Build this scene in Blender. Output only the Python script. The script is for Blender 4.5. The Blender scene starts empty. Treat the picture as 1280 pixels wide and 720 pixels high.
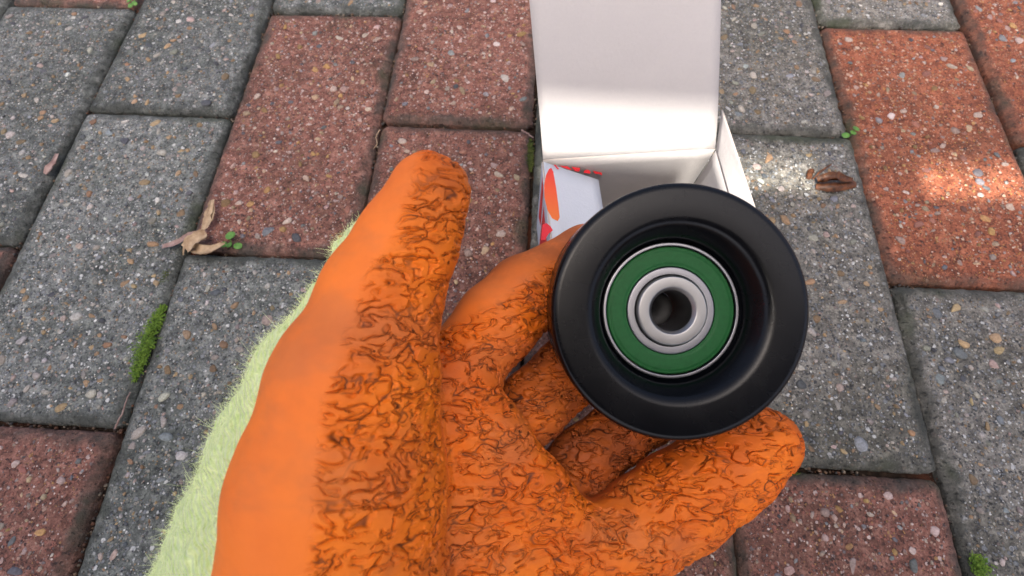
import bpy, bmesh, math, random
import numpy as np
from mathutils import Vector, Matrix, noise as mnoise

# ------------------------------------------------------------------ camera
F_PX = 550.4                      # focal length in pixels of a 1280 px wide frame
PITCH, YAW, ROLL, CAM_H = 1.2080, -0.0894, -0.0380, 0.2335
FW = np.array([math.sin(YAW)*math.cos(PITCH), math.cos(YAW)*math.cos(PITCH), -math.sin(PITCH)])
_rt = np.array([math.cos(YAW), -math.sin(YAW), 0.0]); _up = np.cross(_rt, FW)
RT = math.cos(ROLL)*_rt + math.sin(ROLL)*_up
UP = -math.sin(ROLL)*_rt + math.cos(ROLL)*_up
CAM = np.array([0.0, 0.0, CAM_H])

scene = bpy.context.scene
cd = bpy.data.cameras.new('camera'); cam = bpy.data.objects.new('camera', cd)
scene.collection.objects.link(cam); scene.camera = cam
cam.matrix_world = Matrix(((RT[0], UP[0], -FW[0], CAM[0]), (RT[1], UP[1], -FW[1], CAM[1]),
                           (RT[2], UP[2], -FW[2], CAM[2]), (0, 0, 0, 1)))
cd.sensor_fit = 'HORIZONTAL'; cd.sensor_width = 36.0; cd.lens = 36.0*F_PX/1280.0
cd.clip_start = 0.004; cd.clip_end = 300.0
cd.dof.use_dof = True; cd.dof.focus_distance = 0.168; cd.dof.aperture_fstop = 15.0

# ------------------------------------------------------------------ sky and sun
SUN_EL, SUN_AZ = math.radians(65), math.radians(186)     # azimuth clockwise from +Y: behind the camera
world = bpy.data.worlds.new('World'); scene.world = world; world.use_nodes = True
wn = world.node_tree; bg = wn.nodes['Background']
sky = wn.nodes.new('ShaderNodeTexSky'); sky.sky_type = 'NISHITA'; sky.sun_disc = False
sky.sun_elevation = SUN_EL; sky.sun_rotation = SUN_AZ; sky.air_density = 0.5; sky.dust_density = 7.0; sky.ozone_density = 0.3
wn.links.new(sky.outputs[0], bg.inputs[0]); bg.inputs[1].default_value = 0.15
sl = bpy.data.lights.new('sun', 'SUN'); sl.energy = 3.2; sl.angle = math.radians(0.5); sl.color = (1.0, 0.95, 0.87)
sun = bpy.data.objects.new('sun', sl); scene.collection.objects.link(sun)
SUN_DIR = Vector((math.sin(SUN_AZ)*math.cos(SUN_EL), math.cos(SUN_AZ)*math.cos(SUN_EL), math.sin(SUN_EL)))
sun.rotation_euler = SUN_DIR.to_track_quat('Z', 'Y').to_euler(); sun.location = SUN_DIR*5
vs = scene.view_settings
vs.view_transform = 'Standard'; vs.look = 'None'; vs.gamma = 1.0; vs.exposure = 1.48
vs.use_curve_mapping = False
scene.cycles.use_denoising = True; scene.cycles.denoiser = 'OPENIMAGEDENOISE'; scene.cycles.denoising_prefilter = 'ACCURATE'

# ------------------------------------------------------------------ helpers
rng = np.random.default_rng(7); random.seed(7)
COL = scene.collection

def at(u, v, d):
    """point d metres deep (along the view axis) behind pixel (u, v) of the 1280x720 photograph"""
    return CAM + d*(FW + RT*((u-640)/F_PX) - UP*((v-360)/F_PX))
def on_plane(u, v, z=0.0):
    r = FW + RT*((u-640)/F_PX) - UP*((v-360)/F_PX)
    return CAM + r*((z-CAM_H)/r[2])

def tag(o, label=None, cat=None, group=None, kind=None):
    if label: o['label'] = label
    if cat: o['category'] = cat
    if group: o['group'] = group
    if kind: o['kind'] = kind
    return o
def empty(name, loc, label=None, cat=None, group=None, kind=None):
    o = bpy.data.objects.new(name, None); COL.objects.link(o); o.location = Vector(loc); o.empty_display_size = 0.01
    return tag(o, label, cat, group, kind)
def link(name, me, mat, parent=None, smooth=True, base=None):
    """one mesh object; vertices given in world space are moved into the parent's frame when base is set"""
    if base is not None: me.transform(Matrix.Translation(-Vector(base)))
    o = bpy.data.objects.new(name, me); COL.objects.link(o)
    if mat is not None and len(me.materials) == 0: me.materials.append(mat)
    if parent is not None: o.parent = parent
    if smooth and len(me.polygons): me.polygons.foreach_set('use_smooth', np.ones(len(me.polygons), bool))
    return o
def mesh_np(name, V, Fc):
    me = bpy.data.meshes.new(name)
    V = np.asarray(V, np.float32)
    if isinstance(Fc, np.ndarray):
        n, k = Fc.shape
        me.vertices.add(len(V)); me.vertices.foreach_set('co', V.ravel())
        me.loops.add(n*k); me.loops.foreach_set('vertex_index', Fc.astype(np.int32).ravel())
        me.polygons.add(n); me.polygons.foreach_set('loop_start', np.arange(0, n*k, k, dtype=np.int32))
        me.update(calc_edges=True); me.validate()
    else:
        me.from_pydata([tuple(map(float, p)) for p in V], [], [tuple(map(int, f)) for f in Fc]); me.update()
    return me
def add_attr(me, name, vals, typ='FLOAT', dom='POINT'):
    a = me.attributes.new(name, typ, dom)
    a.data.foreach_set('value' if typ == 'FLOAT' else 'color', np.asarray(vals, np.float32).ravel())

class N:
    """small helper to write node trees"""
    def __init__(s, name):
        s.m = bpy.data.materials.new(name); s.m.use_nodes = True; s.t = s.m.node_tree
        s.b = s.t.nodes['Principled BSDF']; s.out = s.t.nodes['Material Output']
    def n(s, typ, **kw):
        x = s.t.nodes.new('ShaderNode'+typ)
        for k, v in kw.items(): setattr(x, k, v)
        return x
    def put(s, sock, v):
        if isinstance(v, bpy.types.NodeSocket): s.t.links.new(v, sock)
        else: sock.default_value = v
    def coord(s, which='Object'): return s.n('TexCoord').outputs[which]
    def vadd(s, a, b, op='ADD'):
        x = s.n('VectorMath', operation=op); s.put(x.inputs[0], a); s.put(x.inputs[1], b); return x.outputs[0]
    def vscale(s, a, k):
        x = s.n('VectorMath', operation='SCALE'); s.put(x.inputs[0], a); s.put(x.inputs['Scale'], k); return x.outputs[0]
    def math(s, op, a, b=0.0, c=None, clamp=False):
        x = s.n('Math', operation=op, use_clamp=clamp); s.put(x.inputs[0], a); s.put(x.inputs[1], b)
        if c is not None: s.put(x.inputs[2], c)
        return x.outputs[0]
    def step(s, v, a, b, lo=0.0, hi=1.0):
        x = s.n('MapRange', interpolation_type='SMOOTHSTEP'); s.put(x.inputs[0], v)
        for i, q in enumerate((a, b, lo, hi)): s.put(x.inputs[1+i], q)
        return x.outputs[0]
    def noise(s, vec, scale, detail=2.0, rough=0.5, dist=0.0, out='Fac'):
        x = s.n('TexNoise'); s.put(x.inputs['Vector'], vec); s.put(x.inputs['Scale'], scale)
        x.inputs['Detail'].default_value = detail; x.inputs['Roughness'].default_value = rough; x.inputs['Distortion'].default_value = dist
        return x.outputs[out]
    def voro(s, vec, scale, feature='F1', out='Distance', rnd=1.0):
        x = s.n('TexVoronoi', feature=feature); s.put(x.inputs['Vector'], vec); s.put(x.inputs['Scale'], scale)
        x.inputs['Randomness'].default_value = rnd; return x.outputs[out]
    def mix(s, f, a, b, blend='MIX'):
        x = s.n('Mix', data_type='RGBA', blend_type=blend); s.put(x.inputs[0], f)
        for i, q in ((6, a), (7, b)): s.put(x.inputs[i], q if isinstance(q, bpy.types.NodeSocket) else (*q, 1.0) if len(q) == 3 else q)
        return x.outputs[2]
    def ramp(s, f, stops, interp='LINEAR'):
        x = s.n('ValToRGB'); s.put(x.inputs[0], f); cr = x.color_ramp; cr.interpolation = interp
        while len(cr.elements) > len(stops): cr.elements.remove(cr.elements[-1])
        while len(cr.elements) < len(stops): cr.elements.new(0.5)
        for e, (p, c) in zip(cr.elements, stops): e.position = p; e.color = (*c, 1.0)
        return x.outputs[0]
    def attr(s, name, out='Fac'):
        x = s.n('Attribute', attribute_name=name); return x.outputs[out]
    def bump(s, h, dist, strength=1.0, normal=None):
        x = s.n('Bump'); s.put(x.inputs['Height'], h); x.inputs['Distance'].default_value = dist; x.inputs['Strength'].default_value = strength
        if normal is not None: s.put(x.inputs['Normal'], normal)
        return x.outputs[0]
    def set(s, **kw):
        for k, v in kw.items():
            k = {'color': 'Base Color', 'rough': 'Roughness', 'metal': 'Metallic', 'normal': 'Normal', 'spec': 'Specular IOR Level',
                 'sss': 'Subsurface Weight', 'coat': 'Coat Weight', 'coat_rough': 'Coat Roughness', 'sheen': 'Sheen Weight', 'trans': 'Transmission Weight'}[k]
            if isinstance(v, (tuple, list)) and len(v) == 3: v = (*v, 1.0)
            s.put(s.b.inputs[k], v)
        return s.m

# ------------------------------------------------------------------ materials
def mat_concrete(name, dark, mid, light, specks, tint):
    m = N(name); oi = m.n('ObjectInfo')
    off = m.vscale(m.n('CombineXYZ').outputs[0], 1.0)
    cx = m.n('CombineXYZ'); m.put(cx.inputs[0], m.math('MULTIPLY', oi.outputs['Random'], 7.3)); m.put(cx.inputs[1], m.math('MULTIPLY', oi.outputs['Random'], 3.1))
    p = m.vadd(m.coord(), cx.outputs[0])
    big = m.noise(p, 28, 3, 0.6); med = m.noise(p, 160, 3, 0.65); fine = m.noise(p, 750, 3, 0.75)
    base = m.ramp(m.math('ADD', m.math('MULTIPLY', med, 0.55), m.math('MULTIPLY', fine, 0.45)),
                  [(0.36, dark), (0.5, mid), (0.63, tuple(c*1.15 for c in light))])
    base = m.mix(m.step(big, 0.35, 0.7, 0.0, 0.6), base, tint, 'MULTIPLY')
    vast = m.noise(m.vadd(p, (5.0, 2.0, 0.0)), 11, 3, 0.6)
    base = m.mix(m.step(vast, 0.42, 0.66, 0.0, 0.75), base, (0.55, 0.57, 0.53), 'MULTIPLY')
    # fine aggregate: two sizes of coloured grains
    pd = m.vadd(p, m.vscale(m.noise(p, 500, 2, 0.5, out='Color'), 0.0012))
    col = base; h = m.math('MULTIPLY', fine, 0.5)
    for sc, thr, stops in ((330, 0.32, specks), (560, 0.36, specks), (880, 0.40, specks)):
        vx = m.n('TexVoronoi', feature='F1'); m.put(vx.inputs['Vector'], pd); vx.inputs['Scale'].default_value = sc
        sep = m.n('SeparateColor'); m.put(sep.inputs[0], vx.outputs['Color'])
        size = m.math('MULTIPLY', sep.outputs[0], thr*1.35)
        mask = m.step(m.math('SUBTRACT', vx.outputs['Distance'], size), -0.06, 0.06, 1.0, 0.0)
        keep = m.math('GREATER_THAN', sep.outputs[1], 0.30)
        edge = m.math('SUBTRACT', 1.0, m.attr('edge'))
        mask = m.math('MULTIPLY', m.math('MULTIPLY', mask, keep), m.math('ADD', m.math('MULTIPLY', edge, 0.8), 0.2))
        col = m.mix(m.math('MULTIPLY', mask, 0.97), col, m.ramp(sep.outputs[2], stops, 'CONSTANT'))
        h = m.math('ADD', h, m.math('MULTIPLY', mask, 0.6))
    # pits and stains
    pit = m.step(m.noise(p, 420, 3, 0.6), 0.30, 0.40, 1.0, 0.0)
    col = m.mix(m.math('MULTIPLY', pit, 0.6), col, tuple(c*0.35 for c in dark)); h = m.math('SUBTRACT', h, m.math('MULTIPLY', pit, 0.9))
    # cement-rich arris with algae
    st = m.math('MULTIPLY', m.attr('edge'), m.step(m.noise(p, 45, 3, 0.6), 0.25, 0.75, 0.25, 0.95))
    col = m.mix(st, col, (0.030, 0.033, 0.026))
    alg = m.math('MULTIPLY', m.step(m.noise(m.vadd(p, (3.0, 1.0, 0.0)), 22, 3, 0.6), 0.52, 0.72), m.math('ADD', m.math('MULTIPLY', m.attr('edge'), 0.6), 0.12))
    col = m.mix(alg, col, (0.040, 0.050, 0.022))
    hs = m.n('HueSaturation'); m.put(hs.inputs['Color'], col); m.put(hs.inputs['Value'], m.math('ADD', 0.94, m.math('MULTIPLY', oi.outputs['Random'], 0.26)))
    m.set(color=hs.outputs[0], rough=m.math('SUBTRACT', 0.88, m.math('MULTIPLY', med, 0.35)), spec=0.4, normal=m.bump(h, 0.0011, 1.0))
    return m.m

GREY_SPECK = [(0.0, (0.46, 0.46, 0.44)), (0.16, (0.17, 0.18, 0.185)), (0.40, (0.30, 0.27, 0.22)), (0.52, (0.045, 0.047, 0.05)), (0.70, (0.24, 0.165, 0.09)), (0.79, (0.66, 0.65, 0.61)), (0.86, (0.25, 0.19, 0.16))]
RED_SPECK = [(0.0, (0.44, 0.33, 0.29)), (0.15, (0.26, 0.10, 0.07)), (0.42, (0.36, 0.23, 0.17)), (0.52, (0.06, 0.028, 0.024)), (0.70, (0.36, 0.19, 0.075)), (0.80, (0.62, 0.50, 0.45)), (0.86, (0.16, 0.13, 0.125))]
ORANGE_SPECK = [(0.0, (0.46, 0.30, 0.21)), (0.15, (0.34, 0.11, 0.05)), (0.42, (0.38, 0.20, 0.11)), (0.52, (0.08, 0.030, 0.020)), (0.68, (0.42, 0.20, 0.05)), (0.82, (0.62, 0.46, 0.36)), (0.88, (0.20, 0.14, 0.10))]
M_GREY = mat_concrete('grey_concrete', (0.036, 0.039, 0.036), (0.126, 0.134, 0.124), (0.265, 0.272, 0.250), GREY_SPECK, (0.66, 0.70, 0.66))
M_WARM = mat_concrete('warm_grey_concrete', (0.046, 0.043, 0.037), (0.150, 0.141, 0.122), (0.285, 0.270, 0.235), GREY_SPECK, (0.76, 0.72, 0.64))
M_RED = mat_concrete('dull_red_concrete', (0.062, 0.026, 0.018), (0.195, 0.080, 0.055), (0.34, 0.168, 0.124), RED_SPECK, (0.72, 0.64, 0.60))
M_ORANGE = mat_concrete('orange_red_concrete', (0.090, 0.026, 0.013), (0.255, 0.076, 0.034), (0.39, 0.140, 0.072), ORANGE_SPECK, (0.80, 0.66, 0.56))

def mat_pebble():
    m = N('pebble'); p = m.coord(); c = m.attr('col', 'Color')
    n = m.noise(p, 900, 3, 0.6)
    col = m.mix(m.step(n, 0.3, 0.75), m.mix(1.0, c, (0.62, 0.60, 0.58), 'MULTIPLY'), c)
    return m.set(color=col, rough=0.62, spec=0.4, normal=m.bump(n, 0.0003, 0.6))
M_PEBBLE = mat_pebble()

def mat_soil():
    m = N('joint_soil'); p = m.coord()
    n = m.noise(p, 300, 4, 0.65); b = m.noise(p, 14, 3, 0.6)
    col = m.ramp(n, [(0.3, (0.010, 0.007, 0.005)), (0.55, (0.030, 0.020, 0.014)), (0.75, (0.075, 0.048, 0.032))])
    col = m.mix(m.step(b, 0.5, 0.62), col, (0.075, 0.026, 0.014))
    # farther out than the single blocks reach, the same paving goes on as a pattern
    sp = m.n('SeparateXYZ'); m.put(sp.inputs[0], p); sw = m.n('CombineXYZ'); m.put(sw.inputs[0], sp.outputs[1]); m.put(sw.inputs[1], sp.outputs[0])
    bt = m.n('TexBrick'); m.put(bt.inputs['Vector'], sw.outputs[0]); bt.inputs['Scale'].default_value = 1.0; bt.inputs['Brick Width'].default_value = 0.2025
    bt.inputs['Row Height'].default_value = 0.1025; bt.inputs['Mortar Size'].default_value = 0.002; bt.inputs['Color1'].default_value = (0.15, 0.15, 0.14, 1)
    bt.inputs['Color2'].default_value = (0.17, 0.075, 0.058, 1); bt.inputs['Mortar'].default_value = (0.02, 0.016, 0.012, 1)
    far = m.math('GREATER_THAN', m.math('MAXIMUM', m.math('ABSOLUTE', sp.outputs[0]), m.math('ABSOLUTE', m.math('SUBTRACT', sp.outputs[1], 0.25))), 0.80)
    col = m.mix(far, col, bt.outputs['Color'])
    return m.set(color=col, rough=0.95, spec=0.15, normal=m.bump(n, 0.002, 0.8))
M_SOIL = mat_soil()

def mat_plain(name, color, rough=0.5, metal=0.0, nscale=400, namp=0.12, bump=0.0002, **kw):
    m = N(name); p = m.coord(); n = m.noise(p, nscale, 3, 0.6)
    col = m.mix(m.step(n, 0.25, 0.75), tuple(c*(1-namp) for c in color), tuple(min(1, c*(1+namp)) for c in color))
    return m.set(color=col, rough=rough, metal=metal, normal=m.bump(n, bump, 0.5), **kw)

def mat_latex():
    m = N('orange_latex'); p = m.coord(); cr = m.attr('crinkle'); sh = m.attr('soil_shade')
    def dot(v):
        x = m.n('VectorMath', operation='DOT_PRODUCT'); m.put(x.inputs[0], p); x.inputs[1].default_value = tuple(float(c) for c in v); return x.outputs['Value']
    cx = m.n('CombineXYZ')                                   # wrinkles run across the hand: squeeze the pattern along it
    m.put(cx.inputs[0], m.math('MULTIPLY', dot(RT), 0.78)); m.put(cx.inputs[1], m.math('MULTIPLY', dot(UP), 1.40)); m.put(cx.inputs[2], dot(FW))
    a_ = cx.outputs[0]
    warp = m.vscale(m.vadd(m.noise(a_, 95, 2, 0.5, out='Color'), (0.5, 0.5, 0.5), 'SUBTRACT'), 0.011)
    q = m.vadd(a_, warp)
    groove = None; fineg = None
    for sc, off, w, msc, lo in ((112, (0, 0, 0), 0.027, 135, 0.40), (158, (1.7, 0.4, 2.2), 0.033, 165, 0.42), (235, (4.1, 2.3, 0.7), 0.038, 200, 0.47)):
        a = m.math('ABSOLUTE', m.math('SUBTRACT', m.noise(m.vadd(q, off), sc, 1.5, 0.45), 0.5))
        brk = m.step(m.noise(m.vadd(a_, tuple(o+5 for o in off)), msc, 1.0, 0.5), lo, lo+0.10)
        g = m.math('MULTIPLY', m.step(a, 0.0, w*2.2, 1.0, 0.0), brk)
        f = m.math('MULTIPLY', m.step(a, 0.0, w*0.72, 1.0, 0.0), brk)
        groove = g if groove is None else m.math('MAXIMUM', groove, m.math('MULTIPLY', g, 0.8))
        fineg = f if fineg is None else m.math('MAXIMUM', fineg, m.math('MULTIPLY', f, 0.8))
    bulge = m.noise(q, 165, 2, 0.5)
    micro = m.noise(p, 1500, 2, 0.6)
    h = m.math('SUBTRACT', m.math('MULTIPLY', bulge, 0.9), groove)
    h = m.math('MULTIPLY', h, cr)
    h = m.math('ADD', h, m.math('MULTIPLY', micro, 0.05))
    h = m.math('ADD', h, m.math('MULTIPLY', m.noise(p, 48, 3, 0.55), 1.0))
    dirt = m.noise(p, 42, 4, 0.6); smear = m.noise(m.vadd(p, (2, 7, 1)), 90, 4, 0.65); smud = m.noise(m.vadd(a_, (6, 3, 1)), 34, 4, 0.6)
    col = m.mix(m.step(dirt, 0.35, 0.7), (0.78, 0.172, 0.006), (0.62, 0.116, 0.005))
    col = m.mix(m.math('MULTIPLY', m.step(smear, 0.52, 0.75), 0.35), col, (0.40, 0.095, 0.02))
    col = m.mix(m.math('MULTIPLY', m.math('SUBTRACT', 1.0, cr), 0.55), col, (0.86, 0.205, 0.034))
    col = m.mix(m.math('MULTIPLY', m.step(smud, 0.46, 0.70), 0.40), col, (0.36, 0.12, 0.045))
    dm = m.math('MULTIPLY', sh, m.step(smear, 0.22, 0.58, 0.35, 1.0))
    col = m.mix(m.math('MULTIPLY', dm, 0.72), col, (0.15, 0.036, 0.010))  # dirt and the painted shade of the deeper fingers
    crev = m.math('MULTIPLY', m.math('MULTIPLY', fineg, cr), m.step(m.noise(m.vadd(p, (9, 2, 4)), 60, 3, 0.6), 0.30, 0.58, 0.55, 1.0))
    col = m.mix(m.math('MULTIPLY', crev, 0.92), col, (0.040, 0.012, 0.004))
    m.set(color=col, rough=m.math('ADD', 0.48, m.math('MULTIPLY', smear, 0.28)), spec=0.30)
    d = m.n('Displacement'); m.put(d.inputs['Height'], h); d.inputs['Midlevel'].default_value = 0.6; d.inputs['Scale'].default_value = 0.00112
    m.t.links.new(d.outputs[0], m.out.inputs['Displacement'])
    m.m.displacement_method = 'BOTH'
    return m.m
M_LATEX = mat_latex()

def mat_knit():
    m = N('knit_fabric'); p = m.coord()
    wv = m.n('TexWave', wave_type='BANDS', bands_direction='DIAGONAL'); m.put(wv.inputs[0], p); wv.inputs['Scale'].default_value = 240; wv.inputs['Distortion'].default_value = 5; wv.inputs['Detail'].default_value = 2
    n = m.noise(p, 500, 3, 0.6)
    col = m.mix(m.step(n, 0.3, 0.7), (0.58, 0.74, 0.28), (0.76, 0.88, 0.42))
    return m.set(color=col, rough=0.95, spec=0.1, sheen=0.4, normal=m.bump(m.math('ADD', wv.outputs[1], n), 0.0009, 0.8))
M_KNIT = mat_knit()
M_FIBRE = mat_plain('knit_fibre', (0.78, 0.90, 0.46), 0.9, nscale=90, namp=0.15, spec=0.1)

def mat_black():
    m = N('black_powder_coat'); p = m.coord()
    n = m.noise(p, 2600, 2, 0.5); s = m.noise(p, 70, 3, 0.6)
    dust = m.step(m.voro(p, 260), 0.035, 0.06, 1.0, 0.0)
    keep = m.step(m.noise(p, 120, 1), 0.62, 0.68)
    col = m.mix(m.math('MULTIPLY', m.math('MULTIPLY', dust, keep), 0.5), (0.0010, 0.0014, 0.0024), (0.16, 0.15, 0.14))
    return m.set(color=col, rough=m.math('ADD', 0.20, m.math('MULTIPLY', s, 0.14)), spec=0.27, normal=m.bump(n, 0.00001, 0.4))
M_BLACK = mat_black()
def mat_steel(name, base, rough):
    m = N(name); p = m.coord()
    g = m.n('TexGradient', gradient_type='RADIAL'); m.put(g.inputs[0], p)
    n = m.noise(p, 1200, 3, 0.6)
    r2 = m.noise(m.vscale(p, 1.0), 90, 3, 0.6)
    return m.set(color=base, metal=1.0, rough=m.math('ADD', rough-0.08, m.math('MULTIPLY', r2, 0.2)), normal=m.bump(n, 0.00002, 0.4))
M_STEEL = mat_steel('bearing_steel', (0.25, 0.25, 0.265), 0.38)
M_STEEL2 = mat_steel('sleeve_steel', (0.31, 0.308, 0.306), 0.34)
M_SEAL = mat_plain('green_rubber_seal', (0.010, 0.082, 0.020), 0.55, nscale=700, namp=0.12, bump=0.00004, spec=0.22)
M_DARK = mat_plain('bore_shade', (0.01, 0.01, 0.011), 0.6)  # dark colour standing for the shade at the end of the bore

def mat_card(name, color, amp=0.05):
    m = N(name); p = m.coord(); n = m.noise(p, 700, 3, 0.7); b = m.noise(p, 35, 3, 0.6)
    col = m.mix(m.step(m.math('ADD', m.math('MULTIPLY', n, 0.4), m.math('MULTIPLY', b, 0.6)), 0.3, 0.7), tuple(c*(1-amp) for c in color), color)
    return m.set(color=col, rough=0.75, spec=0.25, normal=m.bump(m.math('ADD', n, m.math('MULTIPLY', b, 2.0)), 0.0003, 0.6))
M_CARD_IN = mat_card('raw_white_card', (0.46, 0.435, 0.422))
M_CARD_OUT = mat_card('coated_white_card', (0.50, 0.53, 0.58), 0.02)
M_CARD_EDGE = mat_card('torn_card', (0.55, 0.48, 0.42), 0.2)
M_REDINK = mat_plain('red_ink', (0.66, 0.022, 0.030), 0.4, nscale=200, namp=0.06)
def mat_ink():
    m = N('orange_red_ink'); g = m.coord('Generated'); s = m.n('SeparateXYZ'); m.put(s.inputs[0], g)
    return m.set(color=m.ramp(s.outputs[1], [(0.0, (0.72, 0.16, 0.02)), (0.55, (0.74, 0.09, 0.02)), (1.0, (0.66, 0.02, 0.02))]), rough=0.4)
M_ORINK = mat_ink()
def mat_leaf(name, a, b, rough=0.6, scale=180):
    m = N(name); p = m.coord(); n = m.noise(p, scale, 4, 0.65)
    return m.set(color=m.ramp(n, [(0.3, a), (0.7, b)]), rough=rough, spec=0.3, normal=m.bump(n, 0.0008, 0.6))
M_STRAW = mat_leaf('dry_straw_leaf', (0.26, 0.16, 0.085), (0.56, 0.42, 0.27))
M_RUST = mat_leaf('dead_brown_leaf', (0.018, 0.008, 0.005), (0.17, 0.060, 0.020), 0.4, 300)
M_PINKLEAF = mat_leaf('faded_leaf', (0.20, 0.11, 0.09), (0.42, 0.30, 0.26))
M_GREEN = mat_leaf('seedling_green', (0.06, 0.17, 0.03), (0.16, 0.34, 0.07), 0.5)
M_MOSS = mat_leaf('moss_green', (0.05, 0.12, 0.012), (0.19, 0.30, 0.035), 0.8, 320)
M_OLIVE = mat_leaf('dull_moss', (0.03, 0.05, 0.010), (0.11, 0.13, 0.025), 0.85, 320)
M_BLOCKER = mat_leaf('blocker_dark', (0.025, 0.018, 0.013), (0.055, 0.04, 0.03), 0.8, 30)  # only for the added sun blocker

# ------------------------------------------------------------------ ground and paving
W, L = 0.1025, 0.2025
X0, Y0 = 0.0006, 0.2031

def ground_sheet():
    bm = bmesh.new()
    xs = [-60, -6, -1.2] + list(np.linspace(-0.9, 0.9, 60)) + [1.2, 6, 60]
    vs_ = [[bm.verts.new((x, y, -0.0065 + (0.0022*mnoise.noise(Vector((x*40, y*40, 0))) if abs(x) < 0.95 and abs(y-0.1) < 0.95 else 0.0))) for x in xs] for y in [v+0.1 for v in xs]]
    for j in range(len(xs)-1):
        for i in range(len(xs)-1):
            bm.faces.new((vs_[j][i], vs_[j][i+1], vs_[j+1][i+1], vs_[j+1][i]))
    me = bpy.data.meshes.new('ground'); bm.to_mesh(me); bm.free()
    return tag(link('ground', me, M_SOIL), kind='structure', label='dark joint earth under the block paving')
ground_sheet()

pavement = empty('pavement', (0, 0, 0), kind='structure')

BW, BL = 0.1011, 0.2011            # one paving block
def brick_mesh(seed):
    r = np.random.default_rng(seed)
    cell = 0.0018
    def axis(n): # denser towards the arris
        half = n/2; inner = np.arange(-(half-0.008), half-0.008+1e-9, cell)
        e = np.array([0.0, 0.0008, 0.0018, 0.0030, 0.0044, 0.0060])
        return np.concatenate([-half+e, np.linspace(-(half-0.008), half-0.008, len(inner)), half-e[::-1]])
    xs, ys = axis(BW), axis(BL)
    X, Y = np.meshgrid(xs, ys, indexing='ij')
    dx = BW/2-np.abs(X); dy = BL/2-np.abs(Y)
    cr = 0.0048
    ax = np.clip(cr-dx, 0, None); ay = np.clip(cr-dy, 0, None)
    d = np.where((ax > 0) | (ay > 0), cr-np.sqrt(ax**2+ay**2), np.minimum(dx, dy))      # distance to the rounded outline
    wob = np.array([[mnoise.noise(Vector((x*60+seed*9, y*60, seed*3.1))) for y in ys] for x in xs])
    wob2 = np.array([[mnoise.noise(Vector((x*260+seed*5, y*260, seed*1.7))) for y in ys] for x in xs])
    ch = 0.0044+0.0020*wob+0.0016*wob2
    t = np.clip(1-d/ch, 0, 1.3)
    Z = -0.0027*t**1.8 + 0.00035*wob + 0.00022*wob2
    # corners of the plan are drawn in a little
    shr = np.clip(-d, 0, None)
    XX = X-np.sign(X)*np.where(ax > 0, shr*ax/np.maximum(np.hypot(ax, ay), 1e-9), 0)
    YY = Y-np.sign(Y)*np.where(ay > 0, shr*ay/np.maximum(np.hypot(ax, ay), 1e-9), 0)
    nedge = 0.0007*wob2-0.0022*np.clip(wob-0.42, 0, 1)*2
    XX = XX + np.where(dx < 0.004, np.sign(X)*nedge, 0); YY = YY + np.where(dy < 0.004, np.sign(Y)*nedge, 0)
    nx, ny = X.shape
    V = np.stack([XX, YY, Z], -1).reshape(-1, 3)
    idx = np.arange(nx*ny).reshape(nx, ny)
    Fq = np.stack([idx[:-1, :-1], idx[1:, :-1], idx[1:, 1:], idx[:-1, 1:]], -1).reshape(-1, 4)
    rim = np.concatenate([idx[:, 0], idx[-1, 1:], idx[-2::-1, -1], idx[0, -2:0:-1]])
    low = V[rim].copy(); low[:, 2] = -0.012
    V2 = np.concatenate([V, low]); k = len(rim); b = len(V)+np.arange(k)
    sides = np.stack([rim, b, np.roll(b, -1), np.roll(rim, -1)], -1)
    me = mesh_np('paving_brick', V2, np.concatenate([Fq, sides]))
    edge = np.concatenate([np.clip((0.0074+0.004*wob+0.002*wob2-d)/0.0045, 0, 1).reshape(-1), np.ones(k)])
    add_attr(me, 'edge', edge)
    return me, (xs, ys, Z)

def ico(sub):
    bm = bmesh.new(); bmesh.ops.create_icosphere(bm, subdivisions=sub, radius=1.0)
    bm.verts.index_update()
    V = np.array([v.co[:] for v in bm.verts]); Fc = np.array([[v.index for v in f.verts] for f in bm.faces]); bm.free(); return V, Fc
ICO1, ICO2 = ico(1), ico(2)
GREY_PAL = [((0.34, 0.32, 0.28), 5), ((0.30, 0.20, 0.11), 4.5), ((0.40, 0.37, 0.32), 4), ((0.085, 0.09, 0.10), 2), ((0.38, 0.27, 0.15), 4.5), ((0.30, 0.18, 0.10), 1.2), ((0.40, 0.31, 0.27), 2.4), ((0.24, 0.26, 0.27), 3), ((0.56, 0.54, 0.50), 1.3)]
RED_PAL = [((0.46, 0.36, 0.30), 4), ((0.40, 0.24, 0.09), 2), ((0.42, 0.30, 0.25), 4), ((0.12, 0.12, 0.125), 2), ((0.28, 0.12, 0.085), 3), ((0.44, 0.32, 0.20), 3), ((0.24, 0.24, 0.24), 2.2), ((0.56, 0.47, 0.41), 1.4)]
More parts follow.
